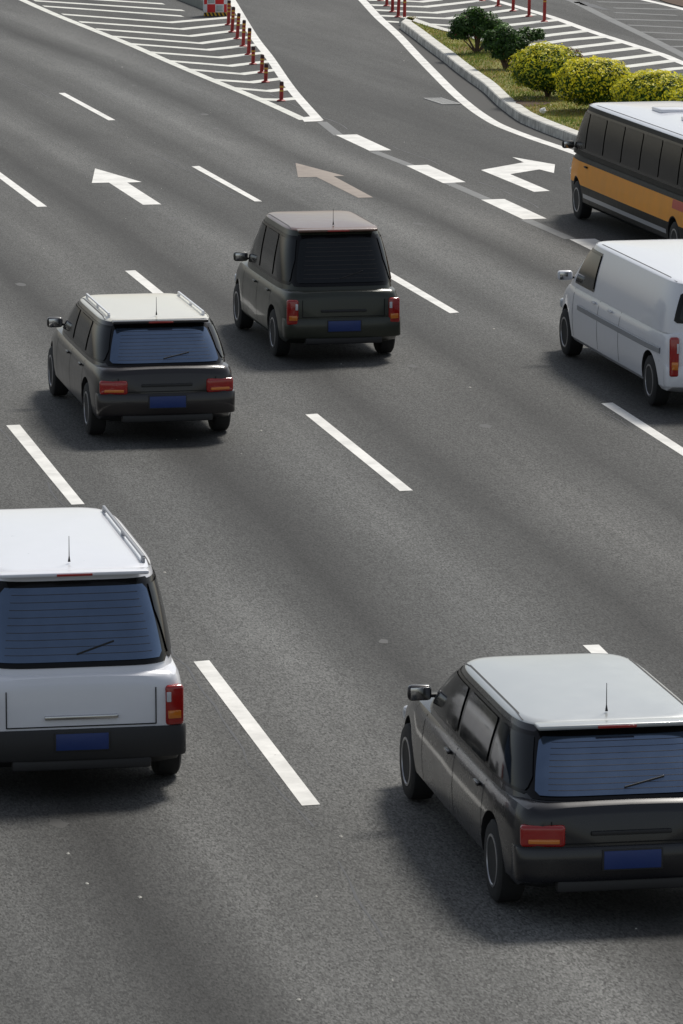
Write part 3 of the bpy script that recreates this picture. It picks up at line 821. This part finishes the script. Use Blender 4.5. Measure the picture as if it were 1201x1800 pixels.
        # ---- wheels
        for wy in s.wy:
            for sx in (-1, 1):
                w = empty('wheel', (sx*(s.W/2-.125), wy, s.wr)); w.parent = root; r = s.wr
                lathe('tyre', [(r*.62, -.10), (r*.9, -.105), (r*.985, -.085), (r, -.05), (r, .05), (r*.985, .085), (r*.9, .105), (r*.62, .10)], M_rub, w, 32, 'X')
                lathe('rim', [(r*.64, sx*.05), (r*.64, sx*.106), (r*.58, sx*.108), (r*.52, sx*.07), (r*.2, sx*.085), (r*.12, sx*.098), (.01, sx*.098)], M_alloy, w, 32, 'X')
                bm = bmesh.new()
                for k in range(5):
                    bbox(bm, (0, r*.36, 0), (.02, r*.09, r*.30), .004, Matrix.Rotation(k*2*math.pi/5, 3, 'X'))
                bmesh.ops.translate(bm, vec=(sx*.082, 0, 0), verts=bm.verts)
                # spokes gather around the hub
                bmobj('spokes', bm, M_trim, w)
        # ---- bumpers, lamps, plate
        zt = lerp_tab(s.top, -h)
        def wrap(nm, zc, hz, mat, sgn, out=.035, inner=.0, frac=.98, y_in=.25):
            vs = []; fs = []; nn = 28; yy0 = sgn*h
            P = []
            for i in range(nn+1):
                u = -1+2*i/nn; w = s.hw(yy0-sgn*.3)*frac
                xx = w*math.copysign(abs(math.sin(u*math.pi/2))**.7, u); yy = yy0+sgn*(out-(1-math.cos(u*math.pi/2)**.35)*y_in)
                P.append((xx, yy))
            for (xx, yy) in P:
                k = 1.0
                vs += [(xx*.96, yy-sgn*.10, zc-hz/2), (xx, yy-sgn*.012, zc-hz/2), (xx*1.006, yy, zc-hz/2+.02), (xx*1.006, yy, zc+hz/2-.02), (xx, yy-sgn*.012, zc+hz/2), (xx*.96, yy-sgn*.10, zc+hz/2)]
            for i in range(nn):
                for k in range(6): fs.append((i*6+k, (i+1)*6+k, (i+1)*6+(k+1) % 6, i*6+(k+1) % 6))
            fs.append(tuple(range(6))); fs.append(tuple(nn*6+k for k in range(6))[::-1])
            o = mesh(nm, vs, fs, mat, root, 35)
            bm = bmesh.new(); bm.from_mesh(o.data); bmesh.ops.recalc_face_normals(bm, faces=bm.faces); bm.to_mesh(o.data); bm.free(); return o
        s.wrap = wrap
        bp = wrap('rear_bumper', .47, .26, s.paint if not s.clad else M_trim, -1, .05)
        wrap('front_bumper', .42, .24, s.paint if not s.clad else M_trim, 1, .05, y_in=.5, frac=.88)
        box('lower_valance', (0, -h+.02, .30), (s.W*.62, .10, .09), M_trim, root, .02)
        pl = box('number_plate', (0, -h-.058, .50), (.44, .010, .14), M_plate, root, .004); box('plate_frame', (0, -h-.053, .50), (.47, .012, .165), M_trim, pl, .004)
        for sx in (-1, 1):
            if tail == 'tall':
                tw, thh, zc = .16, .34, zt-.20
            elif tail == 'wide':
                tw, thh, zc = .34, .17, zt-.15
            else:
                tw, thh, zc = .12, .5, zt-.28
            xx = s.hw(-h+.1)-tw/2-.01
            box('tail_light', (sx*xx, -h+.045, zc), (tw, .115, thh), M_tail, root, .03, Matrix.Rotation(sx*.20, 3, 'Z'), 3)
            box('indicator', (sx*(xx), -h-.004, zc-thh*.22), (tw*.7, .055, thh*.2), M_amber, root, .008, Matrix.Rotation(sx*.20, 3, 'Z'))
            box('reverse_light', (sx*(xx-tw*.30), -h-.004, zc+thh*.22), (tw*.22, .055, thh*.25), M_lens, root, .006, Matrix.Rotation(sx*.20, 3, 'Z'))
            box('headlight', (sx*(s.hw(h-.2)-.13), h-.14, lerp_tab(s.top, h-.1)-.10), (.26, .2, .14), M_lens, root, .04, Matrix.Rotation(sx*-.35, 3, 'Z'), 3)
            # mirror
            my = s.cab['y0f']-.42 if s.cab['y0f']-s.cab['y1f'] > .3 else s.cab['y0f']-.38
            zz = s.cab['z0']+.13; xm = s.side(my, .2).x
            mo = box('side_mirror', (sx*(xm+.14), my, zz), (.20, .10, .13), s.paint, root, .035, None, 3)
            box('mirror_arm', (sx*(xm+.03), my+.005, zz-.03), (.12, .035, .03), M_trim, mo, .008)
            box('mirror_glass', (sx*(xm+.14), my-.052, zz), (.16, .006, .10), M_chrome, mo, .002)
            if handles:
                for hy in s.handle_y:
                    z = s.hz; box('door_handle', (sx*(s.sidex(hy, z)+.018), hy, z), (.03, .17, .028), M_chrome if twin else s.paint, root, .008)
            # door seams: hairline dark strips that follow the body side
            for k, hy in enumerate(s.seam_y):
                vs = []; fs = []; z0, z1 = s.sill+.1, s.cab['z0']-.02
                for i in range(9):
                    z = z0+(z1-z0)*i/8; xx = s.sidex(hy, z)+.003; vs += [(sx*xx, hy-.006, z), (sx*xx, hy+.006, z)]
                for i in range(8): fs.append((2*i, 2*i+1, 2*i+3, 2*i+2))
                mesh('door_seam', vs, fs, M_seam, root)
        # tailgate seam around the rear face
        # roof aerial
        lathe('aerial', [(.012, 0), (.004, .05), (.0025, .22)], M_trim, root, 8, off=(0, s.cab['y1r']+.25, s.cab['z1']+s.crown+.01))
        if extra: extra(s, root)
        return root

def rails(col):
    def f(s, root):
        c = s.cab
        for sx in (-1, 1):
            y0, y1 = c['y1r']+.25, c['y1f']-.35
            bm = bmesh.new(); x = c['w1']/2-.10; z = c['z1']+s.crown*.45+.055
            bbox(bm, (sx*x, (y0+y1)/2, z), (.028, y1-y0, .022), .008)
            for yy in (y0+.03, (y0+y1)/2, y1-.03): bbox(bm, (sx*x, yy, z-.028), (.026, .09, .05), .006)
            bmobj('roof_rail', bm, col, root)
    return f
def common_rear(s, root, spoiler=None, wiper=True):
    t = .22; p = s.end(0, t, -1, .02)
    if wiper:
        q = s.end(.30, .34, -1, .022); q2 = s.end(-.02, .22, -1, .022)
        bm = bmesh.new(); d = q-q2; L = d.length; rot = d.to_track_quat('X', 'Z').to_matrix()
        bbox(bm, tuple((q+q2)/2), (L, .012, .014), .003, None)
        for v in bm.verts: v.co = Vector((q+q2)/2)+rot@(v.co-Vector((q+q2)/2))
        bmobj('rear_wiper', bm, M_trim, root)
    if spoiler:
        yr = s.cab['y1r']; box('spoiler', (0, yr-.03, s.cab['z1']+.005), (s.cab['w1']*.86, .17, .035), spoiler, root, .014, None, 3)
        box('brake_light', (0, yr-.12, s.cab['z1']+.003), (.3, .012, .02), M_tail, root, .003)

def hatch(L, W, H, belt, hood_l, paint, roofm, rwin, rear_rake=.22, ws=.75, tumble=.30, **kw):
    h = L/2
    top = [(-h, belt-.09), (-h+.05, belt-.02), (-h+.25, belt), (h-hood_l-.1, belt), (h-hood_l+.3, belt-.02), (h-.5, belt-.12), (h-.15, belt-.22), (h, belt-.34)]
    cab = dict(z0=belt-.03, z1=H-.07, y0r=-h+.06, y1r=-h+.06+rear_rake, y0f=h-hood_l+.12, y1f=h-hood_l-ws, w0=W-.12, w1=W-tumble-.12)
    c = Car(L, W, top, cab, paint, roofm, rwin=rwin, **kw)
    c.hz = belt-.12; ll = cab['y0f']-cab['y0r']
    c.handle_y = (cab['y0r']+ll*.32, cab['y0r']+ll*.60); c.seam_y = (cab['y0r']+ll*.27, cab['y0r']+ll*.545, cab['y0r']+ll*.86)
    return c
def glass_for(c, k=(.05, .26, .29, .54, .57, .84)):
    cb = c.cab; l0 = cb['y0f']-cb['y0r']; l1 = cb['y1f']-cb['y1r']; out = []
    for a, b in ((k[0], k[1]), (k[2], k[3]), (k[4], k[5])):
        bb = b if b < .8 else .93
        out.append((cb['y0r']+a*l0, cb['y0r']+b*l0+(0 if b < .8 else .1), cb['y0r']+a*l0+.06+(.12 if a < .1 else 0), cb['y0r']+b*l0+.06 if b < .8 else cb['y1f']-.06))
    return out

# 1 white people carrier at the left edge
c = hatch(5.5, 1.88, 1.90, 1.06, 1.05, M_white, M_white, M_bglass, rear_rake=.42, ws=.8, clad=.42, crown=.04)
c.build('people_carrier', 'white people carrier with a sky reflection painted into its rear window at the left edge of the road', 'car', 6.42, 40.9, glass_for(c), (.12, .9),
        extra=lambda s, r: (rails(M_grey)(s, r), common_rear(s, r, M_white)), tail='tall', twin=1)
# 2 dark estate with a cream roof
c = hatch(4.95, 1.78, 1.47, .92, 1.1, M_char, M_cream, M_bglass, rear_rake=.5, ws=.75, crown=.035)
c.build('estate_car', 'dark estate car with a cream roof and blue rear window in the left lane', 'car', 9.93, 59.6, glass_for(c), (.1, .9),
        extra=lambda s, r: (rails(M_white)(s, r), common_rear(s, r, M_char)), tail='wide')
# 3 olive hatchback with a brown roof
c = hatch(4.5, 1.68, 1.80, .98, 1.05, M_olive, M_brown, M_glass, rear_rake=.42, ws=.75, crown=.035)
c.build('olive_car', 'tall dark olive people mover with a brown roof in the middle lane', 'car', 13.32, 65.9, glass_for(c), (.12, .9),
        extra=lambda s, r: common_rear(s, r, M_brown), tail='tall')
# 4 silver-roofed car, bottom right, its side shade painted as a black body
c = hatch(5.2, 1.84, 1.47, .93, 1.15, M_shadebody, M_silver, M_bglass, rear_rake=.55, ws=.8, crown=.035)
c.build('silver_roofed_car', 'silver-roofed car with its shaded body painted black and a blue rear window at the bottom right', 'car', 9.98, 36.1, glass_for(c), (.1, .9),
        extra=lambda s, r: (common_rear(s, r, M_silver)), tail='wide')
# 5 white panel van at the right edge
L, W = 6.3, 1.88; h = L/2
top = [(-h, 1.0), (-h+.04, 1.03), (h-1.2, 1.03), (h-.8, 1.0), (h-.4, .86), (h-.1, .72), (h, .6)]
cab = dict(z0=1.0, z1=1.62, y0r=-h+.02, y1r=-h+.10, y0f=h-.72, y1f=h-1.55, w0=W-.05, w1=W-.38)
c = Car(L, W, top, cab, M_white, M_white, n=9, crown=.05); c.hz = .93; c.handle_y = (h-2.5, h-3.4); c.seam_y = (h-2.75, h-1.35, h-3.9)
def van_x(s, r):
    common_rear(s, r)
    for sx in (-1, 1):
        vs = []; fs = []
        for i in range(21):
            y = -h+.35+i*(L-2.0)/20; xx = s.sidex(y, .76)+.012; vs += [(sx*(xx-.01), y, .72), (sx*xx, y, .73), (sx*xx, y, .79), (sx*(xx-.01), y, .80)]
        for i in range(20):
            for k in range(3): fs.append((4*i+k, 4*i+k+1, 4*i+k+5, 4*i+k+4))
        mesh('rubbing_strip', vs, fs, M_grey, r)
c.build('panel_van', 'white panel van cut by the right edge, beside the dark minibus', 'van', 17.3, 60.6, [(h-2.45, h-1.35, h-2.4, h-1.72)], (.25, .8), extra=van_x, tail='slim')
# 6 minibus in the exit lane
L, W = 8.8, 2.06; h = L/2
top = [(-h, 1.06), (-h+.04, 1.12), (h-.8, 1.12), (h-.45, 1.04), (h-.15, .85), (h, .7)]
cab = dict(z0=1.09, z1=1.92, y0r=-h+.01, y1r=-h+.07, y0f=h-.35, y1f=h-1.0, w0=W-.03, w1=W-.28)
c = Car(L, W, top, cab, M_busb, M_white, glass=M_busg, n=10, crown=.10, wheel_r=.32, wy=(-h+1.5, h-1.1)); c.hz = .93; c.handle_y = (h-1.75,); c.seam_y = (h-1.95, h-.95)
def bus_x(s, r):
    def band(nm, z0, z1, mat, y0=-h+.02, y1=h-.25):
        for sx in (-1, 1):
            vs = []; fs = []; nn = 160
            for i in range(nn+1):
                y = y0+(y1-y0)*i/nn
                for k in range(4):
                    dd = min(abs(y-q) for q in s.wy); za = max(z0, s.wr+.022+math.sqrt((s.wr+.062)**2-dd*dd)) if dd < s.wr+.06 else z0
                    z = za+(z1-za)*k/3; vs.append((sx*(s.sidex(y, z)+(.009 if 'red' in nm else .005)), y, z))
            for i in range(nn):
                for k in range(3): fs.append((4*i+k, 4*i+k+1, 4*i+k+5, 4*i+k+4))
            mesh(nm, vs, fs, mat, r, 60)
    band('orange_band', .60, .985, M_orange)
    band('grey_band', .40, .47, M_grey, s.wy[0]+.45, s.wy[1]-.45)
    band('red_band', .84, .98, M_red, -h+.02, -h+1.6)
    for yy in (-1.2, .6): box('roof_hatch', (0, yy, s.cab['z1']+s.crown+.035), (.75, .6, .07), M_white, r, .03, None, 3)
    common_rear(s, r)
n5 = []
for i in range(6):
    a = -h+.18+i*1.16; n5.append((a, a+1.08, a+.02, a+1.08))
n5.append((-h+.18+6*1.16, h-.75, -h+.2+6*1.16, h-1.15))
c.build('minibus', 'dark minibus with a white roof and an orange side band in the exit lane', 'minibus', 21.55, 74.2, n5, (.2, .85), extra=bus_x, tail='slim')

# ------------------------------------------------------------------ light
w = bpy.data.worlds.new('World'); sc.world = w; w.use_nodes = True; nt = w.node_tree
bg = nt.nodes['Background']; sky = nt.nodes.new('ShaderNodeTexSky'); sky.sky_type = 'NISHITA'; sky.sun_disc = False
SUN_EL, SUN_AZ = R(52), R(40)            # azimuth clockwise from +Y (ahead), i.e. ahead and to the right
sky.sun_elevation = SUN_EL; sky.sun_rotation = SUN_AZ; sky.air_density = 1.2; sky.dust_density = 1.5
hs = nt.nodes.new('ShaderNodeHueSaturation'); hs.inputs['Saturation'].default_value = .5; nt.links.new(sky.outputs[0], hs.inputs['Color']); nt.links.new(hs.outputs[0], bg.inputs[0]); bg.inputs[1].default_value = .072
sd = bpy.data.lights.new('sun', 'SUN'); so = bpy.data.objects.new('sun', sd); COL.objects.link(so)
sd.energy = 2.5; sd.angle = R(12); sd.color = (1, .955, .88)
d = Vector((math.sin(SUN_AZ)*math.cos(SUN_EL), math.cos(SUN_AZ)*math.cos(SUN_EL), math.sin(SUN_EL)))
so.rotation_euler = d.to_track_quat('Z', 'Y').to_euler(); so.location = d*50
vs_ = sc.view_settings; vs_.view_transform = 'Standard'; vs_.look = 'None'; vs_.gamma = 1; vs_.exposure = 0.38
sc.render.resolution_x = 683; sc.render.resolution_y = 1024
